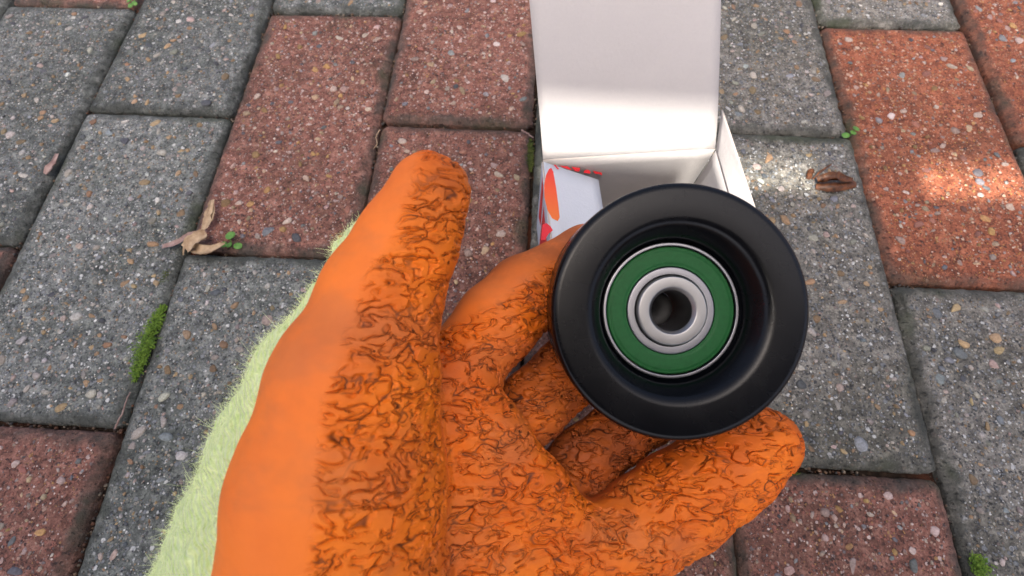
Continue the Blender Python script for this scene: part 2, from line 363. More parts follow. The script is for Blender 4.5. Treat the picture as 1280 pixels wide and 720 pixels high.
def pebble_mesh(seed, top, pal):
    r = np.random.default_rng(seed*13+5); xs, ys, Z = top
    cols = np.array([c for c, _ in pal]); w = np.array([q for _, q in pal]); w = w/w.sum()
    Vs, Fs, Cs = [], [], []; base = 0; placed = []
    sizes = np.concatenate([r.uniform(0.0021, 0.0035, 34), r.uniform(0.0013, 0.0021, 120), r.uniform(0.0007, 0.0013, 240)])
    for s in sizes:
        for _ in range(12):
            x = r.uniform(-BW/2+0.0075, BW/2-0.0075); y = r.uniform(-BL/2+0.0075, BL/2-0.0075)
            if all((x-a)**2+(y-b)**2 > ((s+c)*0.95)**2 for a, b, c in placed): break
        else: continue
        placed.append((x, y, s))
        V, Fc = ICO2 if s > 0.0019 else ICO1
        nz = np.array([r.normal(size=3) for _ in range(7)]); nz /= np.linalg.norm(nz, axis=1)[:, None]
        V = V*np.minimum(1.0, (0.45+0.38*r.random(7))[None]/np.maximum(V @ nz.T, 1e-3)).min(1)[:, None]*(1+r.uniform(-0.05, 0.05, (len(V), 1)))*1.22
        sx, sy = s*r.uniform(0.85, 1.2), s*r.uniform(0.6, 0.95); sz = s*0.55
        a = r.uniform(0, math.pi); R_ = np.array([[math.cos(a), -math.sin(a), 0], [math.sin(a), math.cos(a), 0], [0, 0, 1]])
        V = (V*np.array([sx, sy, sz])) @ R_.T
        cap = r.uniform(0.10, 0.32)*min(s, 0.0022)          # worn flat at the top
        V[:, 2] = np.minimum(V[:, 2], sz*0.55)
        z = Z[np.searchsorted(xs, x)-1, np.searchsorted(ys, y)-1]
        V = V + np.array([x, y, z - sz*0.55 + cap])
        Vs.append(V); Fs.append(Fc+base); base += len(V)
        c = cols[r.choice(len(cols), p=w)]*r.uniform(0.6, 1.35)*(1+r.uniform(-0.06, 0.06, 3))
        Cs.append(np.tile(np.append(np.clip(c, 0, 0.85), 1.0), (len(V), 1)))
    me = mesh_np('aggregate', np.concatenate(Vs), np.concatenate(Fs))
    add_attr(me, 'col', np.concatenate(Cs), 'FLOAT_COLOR')
    me.materials.append(M_PEBBLE)
    return me

NVAR = 9
VAR = []
for s in range(NVAR):
    me, top = brick_mesh(s+1); me.materials.append(M_GREY)
    me.polygons.foreach_set('use_smooth', np.ones(len(me.polygons), bool))
    VAR.append((me, pebble_mesh(s+1, top, GREY_PAL), pebble_mesh(s+40, top, RED_PAL)))

# colour of the blocks the photograph shows: (column, near edge in block lengths) -> material
KIND = {(-5, 0): 'G', (-4, 0.5): 'R', (-4, -0.5): 'G', (-4, -1.5): 'R', (-3, 0): 'G', (-3, -1): 'G', (-3, -2): 'R',
        (-2, 0.5): 'G', (-2, -0.5): 'R', (-2, -1.5): 'G', (-1, 0): 'R', (-1, -1): 'R', (-1, -2): 'G', (0, 0.5): 'G', (0, -0.5): 'W', (0, -1.5): 'R',
        (1, 0): 'W', (1, -1): 'W', (1, -2): 'R', (2, 0.5): 'W', (2, -0.5): 'O', (2, -1.5): 'W', (3, 0): 'O', (3, -1): 'W'}
MATS = {'G': M_GREY, 'W': M_WARM, 'R': M_RED, 'O': M_ORANGE}
NUDGE = {}
k = 0
br = np.random.default_rng(3)
for c in range(-7, 8):
    for j in range(-4, 5):
        row = j + (0.5 if c % 2 == 0 else 0.0)
        kind = KIND.get((c, row)) or br.choice(['G', 'R', 'W', 'R'])
        me, pg, pr = VAR[k % NVAR if (c, row) not in KIND else (list(KIND).index((c, row))*4) % NVAR]
        o = bpy.data.objects.new('paving_brick', me); COL.objects.link(o); o.parent = pavement
        dx, dy, da = NUDGE.get((c, row), (br.uniform(-0.6, 0.6), br.uniform(-0.7, 0.7), br.uniform(-0.25, 0.25)))
        o.location = (X0+(c+0.5)*W+dx/1000, Y0+(row+0.5)*L+dy/1000, br.uniform(-0.0012, 0.0008))
        o.rotation_euler = (math.radians(br.uniform(-0.5, 0.5)), math.radians(br.uniform(-0.6, 0.6)), math.radians(da) + (math.pi if br.random() < 0.5 else 0))
        o.material_slots[0].link = 'OBJECT'; o.material_slots[0].material = MATS[kind]
        a = bpy.data.objects.new('aggregate', pr if kind in 'RO' else pg); COL.objects.link(a); a.parent = o
        a['kind'] = 'stuff'
        k += 1

def joint_grit():
    r = np.random.default_rng(21); Vs, Fs, Cs = [], [], []; b = 0
    pal = np.array([(0.10, 0.06, 0.035), (0.05, 0.035, 0.025), (0.20, 0.13, 0.08), (0.28, 0.23, 0.17), (0.09, 0.085, 0.08), (0.14, 0.06, 0.03)])
    for _ in range(5200):
        if r.random() < 0.6:
            c = r.integers(-4, 5); x = X0+c*W+r.normal(0, 0.0009); y = r.uniform(-0.12, 0.42)
        else:
            c = r.integers(-4, 4); x = X0+(c+r.random())*W; k2 = r.integers(-2, 2)+(0.5 if c % 2 == 0 else 0.0); y = Y0+k2*L+r.normal(0, 0.0009)
        if mnoise.noise(Vector((x*35, y*35, 2.0))) < -0.05: continue
        sz = r.uniform(0.0003, 0.0010); V, Fc = ICO1
        V = V*(1+r.uniform(-0.25, 0.25, (len(V), 1)))*sz+np.array([x, y, r.uniform(-0.0052, -0.0030)])
        Vs.append(V); Fs.append(Fc+b); b += len(V); Cs.append(np.tile(np.append(pal[r.integers(len(pal))]*r.uniform(0.6, 1.2), 1.0), (len(V), 1)))
    me = mesh_np('joint_grit', np.concatenate(Vs), np.concatenate(Fs)); add_attr(me, 'col', np.concatenate(Cs), 'FLOAT_COLOR')
    o = link('joint_grit', me, M_PEBBLE, pavement); o['kind'] = 'stuff'
joint_grit()

# ------------------------------------------------------------------ pulley
def lathe(profile, seg=160, closed=False):
    """profile of (radius, z) pairs turned about local z"""
    P = np.array(profile); n = len(P); a = np.linspace(0, 2*math.pi, seg, endpoint=False)
    V = np.stack([P[:, None, 0]*np.cos(a), P[:, None, 0]*np.sin(a), np.repeat(P[:, 1:2], seg, 1)], -1).reshape(-1, 3)
    i = np.arange(n if closed else n-1)[:, None]; j = np.arange(seg)[None]; i2 = (i+1) % n; j2 = (j+1) % seg
    return V, np.stack(np.broadcast_arrays(i*seg+j, i*seg+j2, i2*seg+j2, i2*seg+j), -1).reshape(-1, 4)
def fillet(pts, rad, n=5):
    """round the corners of a polyline; rad gives a radius per point"""
    out = []
    P = [np.array(p, float) for p in pts]
    for i, p in enumerate(P):
        r = rad[i] if isinstance(rad, (list, tuple)) else rad
        if i in (0, len(P)-1) or r <= 0: out.append(tuple(p)); continue
        a = P[i-1]-p; b = P[i+1]-p; la, lb = np.linalg.norm(a), np.linalg.norm(b); t = min(r, la*0.48, lb*0.48)
        s, e = p+a/la*t, p+b/lb*t
        for q in np.linspace(0, 1, n+1): out.append(tuple((1-q)**2*s+2*q*(1-q)*p+q*q*e))
    return out
PUL_D = 0.1300
pc = at(852, 390, PUL_D)
pulley = empty('idler_pulley', pc, 'matte black idler pulley with green-sealed steel bearing, held in the orange glove', 'pulley')
pulley.rotation_euler = Matrix(((RT[0], UP[0], -FW[0]), (RT[1], UP[1], -FW[1]), (RT[2], UP[2], -FW[2]))).to_euler()
mm = 0.001
def pl(name, pts, rad, mat, closed=True, parent=pulley):
    V, Fc = lathe([(r*mm, z*mm) for r, z in fillet(pts, rad)], closed=closed)
    return link(name, mesh_np(name, V, Fc), mat, parent)
R_OUT = 38.6
pl('pulley_body', [(21.6, -9.6), (22.3, -8.9), (23.0, -5.8), (26.5, -0.5), (36.9, 0.0), (R_OUT-0.2, -0.9), (R_OUT, -2.6), (R_OUT, -22.5), (R_OUT-1.5, -24.5), (28, -24.5), (24, -20), (21.6, -19.6), (21.6, -9.6)],
   [0, 0.5, 2.4, 2.0, 1.2, 0.8, 0.6, 0.6, 1.0, 2, 2, 0.3, 0], M_BLACK)
pl('bearing_outer_ring', [(20.4, -8.8), (20.5, -8.5), (21.3, -8.5), (21.55, -8.9), (21.55, -20.2), (20.4, -20.2), (20.4, -8.8)], [0, .15, .25, .1, .1, .1, 0], M_STEEL)
pl('bearing_seal', [(13.9, -9.2), (14.1, -8.95), (14.7, -8.95), (15.2, -8.75), (18.6, -8.75), (19.2, -8.95), (19.7, -8.95), (20.1, -9.3), (20.1, -19.8), (13.9, -19.8), (13.9, -9.2)], [0, .1, .2, .3, .3, .2, .1, .1, .1, .1, 0], M_SEAL)
pl('bearing_inner_ring', [(11.3, -9.0), (11.45, -8.7), (13.5, -8.7), (13.8, -9.0), (13.8, -20.0), (11.3, -20.0), (11.3, -9.0)], [0, .15, .2, .1, .1, .1, 0], M_STEEL)
pl('centre_sleeve', [(6.3, -24.6), (6.3, -8.2), (7.4, -7.0), (10.5, -6.95), (11.0, -7.4), (11.1, -9.2), (11.1, -24.6), (6.3, -24.6)], [0, .3, .25, .2, .2, .1, .1, 0], M_STEEL2)

pl('bore_shade_disc', [(0.05, -24.0), (5.6, -24.0), (6.2, -24.2), (6.2, -25.2), (0.05, -25.2)], [0, .2, .1, .1, 0], M_DARK)  # added black disc closing the bore, stands in for the shade inside

# ------------------------------------------------------------------ carton
CARD = 0.0007
def panel(bm, quad, th=CARD, n=10, bend=None, mat_front=0, mat_back=0):
    """a sheet of card: quad = 4 world points counter-clockwise seen from its front; bowed by bend(s,t) along its normal"""
    q = [np.array(p, float) for p in quad]
    nrm = np.cross(q[1]-q[0], q[3]-q[0]); nrm /= np.linalg.norm(nrm)
    g = []
    for side in (0, 1):
        rows = []
        for i in range(n+1):
            row = []
            for j in range(n+1):
                s, t = i/n, j/n
                p = q[0]*(1-s)*(1-t)+q[1]*s*(1-t)+q[2]*s*t+q[3]*(1-s)*t
                if bend: p = p+nrm*bend(s, t)
                row.append(bm.verts.new(Vector(p - nrm*th*side)))
            rows.append(row)
        g.append(rows)
    def fc(vs, mi):
        f = bm.faces.new(vs); f.material_index = mi; f.smooth = True
    for i in range(n):
        for j in range(n):
            a = g[0]; fc((a[i][j], a[i+1][j], a[i+1][j+1], a[i][j+1]), mat_front)
            b = g[1]; fc((b[i][j+1], b[i+1][j+1], b[i+1][j], b[i][j]), mat_back)
    for i in range(n):
        fc((g[0][i+1][0], g[0][i][0], g[1][i][0], g[1][i+1][0]), 2); fc((g[0][i][n], g[0][i+1][n], g[1][i+1][n], g[1][i][n]), 2)
        fc((g[0][0][i], g[0][0][i+1], g[1][0][i+1], g[1][0][i]), 2); fc((g[0][n][i+1], g[0][n][i], g[1][n][i], g[1][n][i+1]), 2)
BH = 0.064
bl = on_plane(679, 201, BH); brr = on_plane(894, 187, BH)          # rear corners of the opening
ex = brr-bl; bwid = np.linalg.norm(ex); ex /= bwid; ey = np.array([-ex[1], ex[0], 0.0]); ez = np.array([0, 0, 1.0])
DEPTH = 0.056
fl = bl-ey*DEPTH; fr = brr-ey*DEPTH
base_c = (bl+brr+fl+fr)/4; base_c[2] = 0.0
carton = empty('carton', base_c, 'small opened white cardboard carton with red print, behind the pulley', 'carton')
def dn(p, z=0.001): q = p.copy(); q[2] = z; return q
def card(name, panels):
    bm = bmesh.new()
    for a in panels: panel(bm, **a)
    me = bpy.data.meshes.new(name); bm.to_mesh(me); bm.free()
    for mt in (M_CARD_IN, M_CARD_OUT, M_CARD_EDGE): me.materials.append(mt)
    return link(name, me, None, carton, base=base_c)
e = CARD
# walls: front = inside face
card('rear_wall', [dict(quad=[dn(bl), dn(brr), brr, bl], mat_front=0, mat_back=1)])
card('front_wall', [dict(quad=[dn(fr), dn(fl), fl, fr], mat_front=0, mat_back=1)])
card('side_wall', [dict(quad=[dn(fl+ey*e), dn(bl-ey*e), bl-ey*e, fl+ey*e], mat_front=0, mat_back=1)])
card('side_wall', [dict(quad=[dn(brr-ey*e), dn(fr+ey*e), fr+ey*e, brr-ey*e], mat_front=0, mat_back=1)])
card('base_panel', [dict(quad=[dn(fl+ey*2*e+ex*2*e, 0.003), dn(fr+ey*2*e-ex*2*e, 0.003), dn(brr-ey*2*e-ex*2*e, 0.003), dn(bl-ey*2*e+ex*2*e, 0.003)], mat_front=0, mat_back=1)])
# lid, leaning back from the rear edge
lid_dir = ey*math.cos(math.radians(33))+ez*math.sin(math.radians(33))
lid_len = 0.082
l0, l1 = bl+ez*0.0012, brr+ez*0.0012
card('lid_flap', [dict(quad=[l0, l1, l1+lid_dir*lid_len-ex*0.0005, l0+lid_dir*lid_len-ex*0.0035], n=18, mat_front=0, mat_back=1,
     bend=lambda s, t: -0.0022*math.sin(math.pi*s)*(1-t)**3 + 0.0010*math.sin(math.pi*t) - 0.0012*max(0, 0.12-t)/0.12)])
tuck0 = l0+lid_dir*(lid_len+0.0008); tuck1 = l1+lid_dir*(lid_len+0.0008); td = ey*math.cos(math.radians(75))+ez*math.sin(math.radians(75))
card('tuck_flap', [dict(quad=[tuck0+ex*0.001, tuck1-ex*0.001, tuck1+td*0.016-ex*0.006, tuck0+td*0.016+ex*0.006], n=6, mat_front=0, mat_back=1)])
# left dust flap folded half in, printed side up
d0, d1 = bl-ey*0.001+ez*0.0006, fl+ey*0.002+ez*0.0006
ldir = ex*math.cos(math.radians(24))-ez*math.sin(math.radians(24))
DF = 0.0295
ft_quad = [d1, d1+ldir*DF+ey*0.006, d0+ldir*DF-ey*0.0035, d0]
lflap = card('dust_flap', [dict(quad=ft_quad, n=6, mat_front=1, mat_back=0)])
lwall = [o for o in carton.children if o.name.startswith('side_wall')][0]
def on_any(u, v, p0, nrm):
    r = FW + RT*((u-640)/F_PX) - UP*((v-360)/F_PX); return CAM + r*(np.dot(p0-CAM, nrm)/np.dot(r, nrm))
fn = np.cross(ft_quad[1]-ft_quad[0], ft_quad[3]-ft_quad[0]); fn /= np.linalg.norm(fn)
def ink(pix, mat, parent, p0=None, nrm=None, pts=None):
    """flat print: a thin polygon lying on the card"""
    nrm = fn if nrm is None else nrm; p0 = ft_quad[0] if p0 is None else p0
    q = np.array(pts if pts is not None else [on_any(u, v, p0, nrm) for u, v in pix])+nrm*0.00012
    n = len(q); V = np.concatenate([q, q-nrm*0.00008])
    Fc = [tuple(range(n)), tuple(range(2*n-1, n-1, -1))]+[(i, n+i, n+(i+1) % n, (i+1) % n) for i in range(n)]
    me = mesh_np('printed_mark', V, Fc); bm = bmesh.new(); bm.from_mesh(me); bmesh.ops.recalc_face_normals(bm, faces=bm.faces); bm.to_mesh(me); bm.free()
    return link('printed_mark', me, mat, parent, smooth=False, base=base_c)
ink([(689, 210), (691.5, 215), (695, 235), (698, 258), (699.5, 272), (697, 276.5), (690, 273), (684, 262), (680.5, 247), (680, 232), (682.5, 219), (686, 211.5)], M_ORINK, lflap)
ink([(678, 281), (683, 279), (688, 283), (691, 288), (686, 292), (681, 300), (676, 300)], M_REDINK, lflap)
ink([(692, 206), (694, 206), (699, 211.5), (696.5, 211.8)], M_REDINK, lflap)
ink([(699, 207), (709, 208), (715, 212.6), (710, 212), (704, 209.5)], M_REDINK, lflap)
ink([(714, 208.6), (725, 210), (724, 214.5), (719, 214)], M_REDINK, lflap)
ink([(729.5, 216.2), (730, 213.6), (733, 212.2), (736.5, 213), (738, 215.2), (737.5, 217.2)], M_REDINK, lflap)
ink([(741, 212.5), (751, 213.6), (752.6, 219.5), (748.5, 217.3), (744.5, 217.8), (742, 215.5)], M_REDINK, lflap)
wn_ = -ex
def wall_pt(y, z): return fl+ey*y-ez*(BH-z)-ex*0.0007
for a, b, za, zb in ((0.002, 0.016, 0.020, 0.060), (0.0175, 0.040, 0.012, 0.052), (0.042, 0.0505, 0.028, 0.0605)):
    ink(None, M_REDINK, lwall, nrm=wn_, pts=[wall_pt(a, za), wall_pt(b, za*0.8), wall_pt(b-0.001, zb), wall_pt(a+0.002, zb-0.003)])
# right dust flap standing out and up
r0, r1 = brr-ey*0.001+ez*0.0006, fr+ey*0.002+ez*0.0006
pa, pb = at(902, 137, 0.1985), at(952, 262, 0.1860)
card('dust_flap', [dict(quad=[r0, r1, r1+(pb-at(930, 225, 0.190))*0.25+(pb-r1)*0.72, pa], n=14, mat_front=0, mat_back=1, bend=lambda s, t: -0.0015*math.sin(math.pi*t)*s)])

# ------------------------------------------------------------------ glove
def surface_nets(Fv, org, h):
    S = Fv < 0
    c = np.zeros(tuple(n-1 for n in Fv.shape), np.int8)
    for i in (0, 1):
        for j in (0, 1):
            for l in (0, 1):
                c += S[i:S.shape[0]-1+i, j:S.shape[1]-1+j, l:S.shape[2]-1+l]
    act = (c > 0) & (c < 8); I = np.argwhere(act)
    ids = -np.ones(act.shape, np.int32); ids[act] = np.arange(len(I))
    corner = {(i, j, l): Fv[I[:, 0]+i, I[:, 1]+j, I[:, 2]+l] for i in (0, 1) for j in (0, 1) for l in (0, 1)}
    acc = np.zeros((len(I), 3)); cnt = np.zeros(len(I))
    for a in corner:
        for ax in range(3):
            if a[ax]: continue
            b = list(a); b[ax] = 1; b = tuple(b)
            fa, fb = corner[a], corner[b]; m = (fa < 0) != (fb < 0)
            t = np.where(m, fa/np.where(m, fa-fb, 1), 0)
            p = np.tile(np.array(a, float), (len(I), 1)); p[:, ax] += t
            acc[m] += p[m]; cnt[m] += 1
    V = (I+acc/cnt[:, None])*h+org
    Q = []
    for ax in range(3):
        o1, o2 = (ax+1) % 3, (ax+2) % 3
        sl0 = [slice(1, n-1) for n in Fv.shape]; sl1 = list(sl0)
        sl0[ax] = slice(0, Fv.shape[ax]-1); sl1[ax] = slice(1, Fv.shape[ax])
        A, B = S[tuple(sl0)], S[tuple(sl1)]
        E = np.argwhere(A != B); fl_ = A[A != B]
        E = E.copy(); E[:, o1] += 1; E[:, o2] += 1
        def cid(d1, d2):
            q = E.copy(); q[:, o1] += d1; q[:, o2] += d2; return ids[q[:, 0], q[:, 1], q[:, 2]]
        quad = np.stack([cid(-1, -1), cid(0, -1), cid(0, 0), cid(-1, 0)], -1)
        quad[~fl_] = quad[~fl_][:, ::-1]
        Q.append(quad)
    return V, np.concatenate(Q)

def uvd(u, v, d): return np.array([(u-640)/F_PX*d, -(v-360)/F_PX*d, d])    # hand frame: x right, y towards the fingertips, z away from the palm
def chain(pts):
    """(u, v, depth, radius in px) joints -> list of (a, b, ra, rb) in metres"""
    q = [(uvd(u, v, d), r*d/F_PX) for u, v, d, r in pts]
    return [(q[i][0], q[i+1][0], q[i][1], q[i+1][1]) for i in range(len(q)-1)]
def cone_sdf(P, a, b, ra, rb):
    ab = (b-a).astype(np.float32); X, Y, Z = P
    t = ((X-a[0])*ab[0]+(Y-a[1])*ab[1]+(Z-a[2])*ab[2])/np.float32(ab@ab); np.clip(t, 0, 1, out=t)
    dx = X-(a[0]+t*ab[0]); dy = Y-(a[1]+t*ab[1]); dz = Z-(a[2]+t*ab[2])
    return np.sqrt(dx*dx+dy*dy+dz*dz)-(ra+t*np.float32(rb-ra))
def smin(a, b, k):
    h = np.clip(k-np.abs(a-b), 0, None)/k
    return np.minimum(a, b)-h*h*np.float32(k*0.25)
def field(chains, P, k):
    f = None
    for cn in chains:
        for seg in cn:
            s = cone_sdf(P, *seg); f = s if f is None else smin(f, s, k)
    return f

THUMB = [(537, 243, .121, 52), (510, 305, .122, 61), (478, 372, .121, 74), (446, 480, .119, 101), (430, 600, .118, 126), (424, 740, .122, 142), (430, 900, .134, 146)]
M_IDX = [(566, 480, .142, 52), (560, 640, .142, 75), (505, 900, .148, 95)]
M_MID = [(606, 555, .141, 50), (600, 700, .141, 78), (530, 900, .148, 95)]
M_RNG = [(655, 620, .141, 50), (650, 740, .141, 76), (560, 900, .148, 95)]
M_PNK = [(712, 682, .142, 52), (690, 775, .142, 70), (590, 900, .149, 95)]
RIDGE = [(566, 482, .139, 40), (612, 547, .138, 42), (660, 611, .138, 42), (712, 664, .141, 40)]
INDEX = [(578, 455, .146, 50), (622, 402, .152, 51), (655, 368, .157, 48), (735, 330, .171, 48), (790, 318, .176, 40)]
MIDDLE = [(622, 548, .155, 44), (664, 508, .159, 44), (708, 466, .166, 42), (745, 424, .176, 43), (776, 398, .182, 38)]
RING = [(688, 612, .158, 38), (730, 574, .162, 40), (772, 541, .168, 38), (820, 508, .177, 40), (862, 490, .184, 36)]
PINKY = [(745, 690, .144, 54), (812, 650, .147, 56), (850, 624, .149, 58), (890, 596, .151, 54), (918, 576, .152, 52), (951, 553, .153, 45)]
def hand_field(P):
    palm = field([chain(M_IDX), chain(M_MID), chain(M_RNG), chain(M_PNK), chain(RIDGE)], P, 0.006)
    f = smin(palm, field([chain(THUMB)], P, 0.004), 0.0028)
    f = smin(f, field([chain(INDEX)], P, 0.003), 0.005)
    f = smin(f, field([chain(PINKY)], P, 0.003), 0.004)
    f = smin(f, field([chain(MIDDLE)], P, 0.003), 0.0008)
    return smin(f, field([chain(RING)], P, 0.003), 0.0010)
def grid(lo, hi, h):
    ax = [np.arange(lo[i], hi[i], h, dtype=np.float32) for i in range(3)]
    return np.meshgrid(*ax, indexing='ij', sparse=True), np.array(lo)
HM = np.array([RT, UP, FW]).T           # hand frame -> world rotation (columns)
def to_world(V): return V @ np.array([RT, UP, FW]) + CAM
glove_base = at(520, 880, 0.150)
glove = empty('work_glove', glove_base, 'left hand in an orange crinkled latex work glove, palm up, holding the black pulley', 'glove')

def polyline_side(U, V_, pts):
    """signed horizontal distance (px) right of a boundary given as (v, u) pairs"""
    vv = np.array([p[0] for p in pts], float); uu = np.array([p[1] for p in pts], float)
    return U-np.interp(V_, vv, uu)
HS = 0.0010
P, org = grid((-0.112, -0.150, 0.088), (0.118, 0.052, 0.208), HS)
Vh, Qh = surface_nets(hand_field(P), org, HS)
# vertex masks, in the hand's own frame
U_ = Vh[:, 0]/Vh[:, 2]*F_PX+640; V__ = -Vh[:, 1]/Vh[:, 2]*F_PX+360
me = mesh_np('latex_coating', to_world(Vh), Qh)
bm = bmesh.new(); bm.from_mesh(me)
bmesh.ops.smooth_vert(bm, verts=bm.verts, factor=0.5, use_axis_x=True, use_axis_y=True, use_axis_z=True)
bmesh.ops.recalc_face_normals(bm, faces=bm.faces)
bm.to_mesh(me); bm.free()
nv = len(me.vertices); nn = np.zeros(nv*3, np.float32); me.vertices.foreach_get('normal', nn); nn = nn.reshape(-1, 3)
facing = nn @ (-FW)
thumbside = polyline_side(U_, V__, [(180, 520), (215, 512), (290, 500), (330, 468), (430, 428), (520, 402), (720, 386), (900, 380)])
ns_ = np.array([mnoise.noise(Vector((a*90, b*90, c*90))) for a, b, c in Vh])
c1 = np.clip((thumbside+ns_*12)/20+0.3, 0, 1)
# index finger: crinkle only below the line along its upper flank
idx_line = polyline_side(V__, U_, [(520, 410), (560, 405), (610, 382), (660, 345), (720, 308), (800, 290)])
is_idx = (U_ > 546) & (V__ < 470) & (Vh[:, 2] > 0.134)
c2 = np.where(is_idx, np.clip(idx_line/16+0.1, 0, 1), 1.0)
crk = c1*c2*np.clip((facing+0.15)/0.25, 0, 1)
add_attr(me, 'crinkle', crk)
soil_shade = np.clip((Vh[:, 2]-0.141)/0.011, 0, 1)*0.95 + np.clip(1-np.hypot(U_-565, V__-235)/95, 0, 1)*0.55  # real dirt plus shade on the deeper fingers, both put into the colour
add_attr(me, 'soil_shade', np.clip(soil_shade, 0, 1))
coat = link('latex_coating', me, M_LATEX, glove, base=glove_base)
sub = coat.modifiers.new('fine', 'SUBSURF'); sub.levels = 1; sub.render_levels = 1; sub.use_limit_surface = False

# knitted back of the glove: a little deeper and wider than the coating
KN = [(463, 290, .138, 22), (452, 322, .138, 32), (446, 400, .136, 62), (414, 480, .134, 90), (391, 570, .134, 110), (374, 660, .136, 130), (346, 760, .142, 142), (366, 900, .150, 150)]
HS2 = 0.0016
P, org = grid((-0.118, -0.150, 0.095), (0.112, 0.045, 0.215), HS2)
P2 = [P[0], P[1], P[2]-np.float32(0.0068)]
kf = smin(hand_field(P2)+np.float32(0.0032), field([chain(KN)], P, 0.004), 0.004)
Vk, Qk = surface_nets(kf, org, HS2)
Vk = Vk + np.array([[mnoise.noise(Vector((a*260, b*260, c*260+k3*9))) for k3 in (0, 1, 2)] for a, b, c in Vk])*0.0013
me = mesh_np('knit_lining', to_world(Vk), Qk)
bm = bmesh.new(); bm.from_mesh(me); bmesh.ops.recalc_face_normals(bm, faces=bm.faces)
bmesh.ops.smooth_vert(bm, verts=bm.verts, factor=0.5, use_axis_x=True, use_axis_y=True, use_axis_z=True)
bm.to_mesh(me); bm.free()
nv = len(me.vertices); kn = np.zeros(nv*3, np.float32); me.vertices.foreach_get('normal', kn); kn = kn.reshape(-1, 3)
kp = np.zeros(nv*3, np.float32); me.vertices.foreach_get('co', kp); kp = kp.reshape(-1, 3).copy()
knit = link('knit_lining', me, M_KNIT, glove, base=glove_base)
# loose fibres teased out of the knit along the thumb side
Uk = Vk[:, 0]/Vk[:, 2]*F_PX+640; Vvk = -Vk[:, 1]/Vk[:, 2]*F_PX+360
okv = np.where((Uk < np.interp(Vvk, [250, 320, 420, 520, 720, 900], [470, 430, 375, 330, 300, 300])) & (Vvk > 270) & (Vk[:, 2] < 0.150))[0]
NF = 26000
pick = rng.choice(okv, NF)
fv, ff = [], []
wristward = to_world(np.array([uvd(300, 700, .13)]))[0]-to_world(np.array([uvd(400, 300, .13)]))[0]; wristward /= np.linalg.norm(wristward)
for i, q in enumerate(pick):
    p0 = kp[q]-kn[q]*0.0004 + rng.normal(0, 0.0006, 3)
    d = kn[q]*0.8+rng.normal(0, 0.9, 3)+wristward*rng.uniform(-0.6, 0.3); d /= np.linalg.norm(d)
    ln = rng.uniform(0.0004, 0.0013)*(1.8 if rng.random() < 0.08 else 1); cur = rng.normal(0, 2.4, 3)
    wd = np.cross(d, FW+rng.normal(0, 0.2, 3)); wd = wd/np.linalg.norm(wd)*rng.uniform(0.00004, 0.00009)
    b = len(fv)
    for s in range(4):
        t = s/3; c_ = p0+d*ln*t+cur*ln*0.45*t*t; ww = wd*(1-0.75*t)
        fv += [c_-ww, c_+ww]
    for s in range(3): ff.append((b+2*s, b+2*s+1, b+2*s+3, b+2*s+2))
me = mesh_np('loose_fibre', np.array(fv), np.array(ff))
fo = link('loose_fibre', me, M_FIBRE, knit, base=glove_base); fo['kind'] = 'stuff'

# ------------------------------------------------------------------ plants and litter
def seedling(name, u, v, z, spec, mat, label, stem_h=0.006):
    o0 = on_plane(u, v, z); root = empty(name, o0, label, 'seedling')
    for k, (dx, dy, h, r) in enumerate(spec):
        tip = np.array([dx, dy, h])*mm; bm = bmesh.new()
        # stem
        n = 6; ringp = None
        for s in range(5):
            t = s/4; c_ = tip*t*np.array([1, 1, 1])+np.array([0, 0, (t-t*t)*0.002]); rr = 0.00035
            ring = [bm.verts.new(Vector(c_+rr*np.array([math.cos(a), math.sin(a), 0]))) for a in np.linspace(0, 2*math.pi, n, endpoint=False)]
            if ringp:
                for i in range(n): bm.faces.new((ringp[i], ringp[(i+1) % n], ring[(i+1) % n], ring[i]))
            ringp = ring
        me = bpy.data.meshes.new('stem'); bm.to_mesh(me); bm.free(); st_ = link('stem', me, mat, root)
        bm = bmesh.new(); c0 = None; rings = []
        tilt = random.uniform(0.1, 0.5); az = math.atan2(dy, dx)
        for ri, q in enumerate((0.0, 0.35, 0.7, 1.0)):
            ring = []
            for a in np.linspace(0, 2*math.pi, 12, endpoint=False):
                rad = r*q*(1-0.12*(math.cos(a) > 0.9))*mm
                p = np.array([math.cos(a)*rad*1.1, math.sin(a)*rad*0.92, -0.25*q*q*r*mm])
                x_, z_ = p[0]*math.cos(tilt)+p[2]*math.sin(tilt), -p[0]*math.sin(tilt)+p[2]*math.cos(tilt)
                p = np.array([x_*math.cos(az)-p[1]*math.sin(az), x_*math.sin(az)+p[1]*math.cos(az), z_])+tip
                ring.append(p)
            rings.append(ring)
        for off in (0.0, -0.0003):
            c_ = bm.verts.new(Vector(rings[0][0]+np.array([0, 0, off]))); prev = None
            for ring in rings[1:]:
                vs2 = [bm.verts.new(Vector(p+np.array([0, 0, off]))) for p in ring]
                for i in range(12):
                    j = (i+1) % 12
                    bm.faces.new((c_, vs2[i], vs2[j]) if prev is None else (prev[i], vs2[i], vs2[j], prev[j]))
                prev = vs2
        me = bpy.data.meshes.new('leaf'); bm.to_mesh(me); bm.free(); link('leaf', me, mat, root)
seedling('weed_seedling', 291, 310, -0.002, [(0, 6, 6, 2.9), (-4.5, 1, 3, 2.1), (-0.5, 0.5, 4, 2.0), (4.5, 0.5, 3, 2.3)], M_GREEN, 'tiny round-leaved green seedling beside the dry straw-coloured leaf')
seedling('weed_seedling', 1060, 172, -0.002, [(2.2, 3, 6, 2.4), (0.5, 0.6, 5, 2.1), (-3.6, -0.6, 3.5, 2.3)], M_GREEN, 'three-leaved green seedling at the corner of the orange-red brick')
seedling('weed_seedling', 170, 6, -0.002, [(-3, 0, 4, 2.2), (1, 4, 6, 2.2), (3, -3, 4, 1.8), (-1, -4, 3, 2.0)], M_GREEN, 'green seedling in the joint near the top left corner')

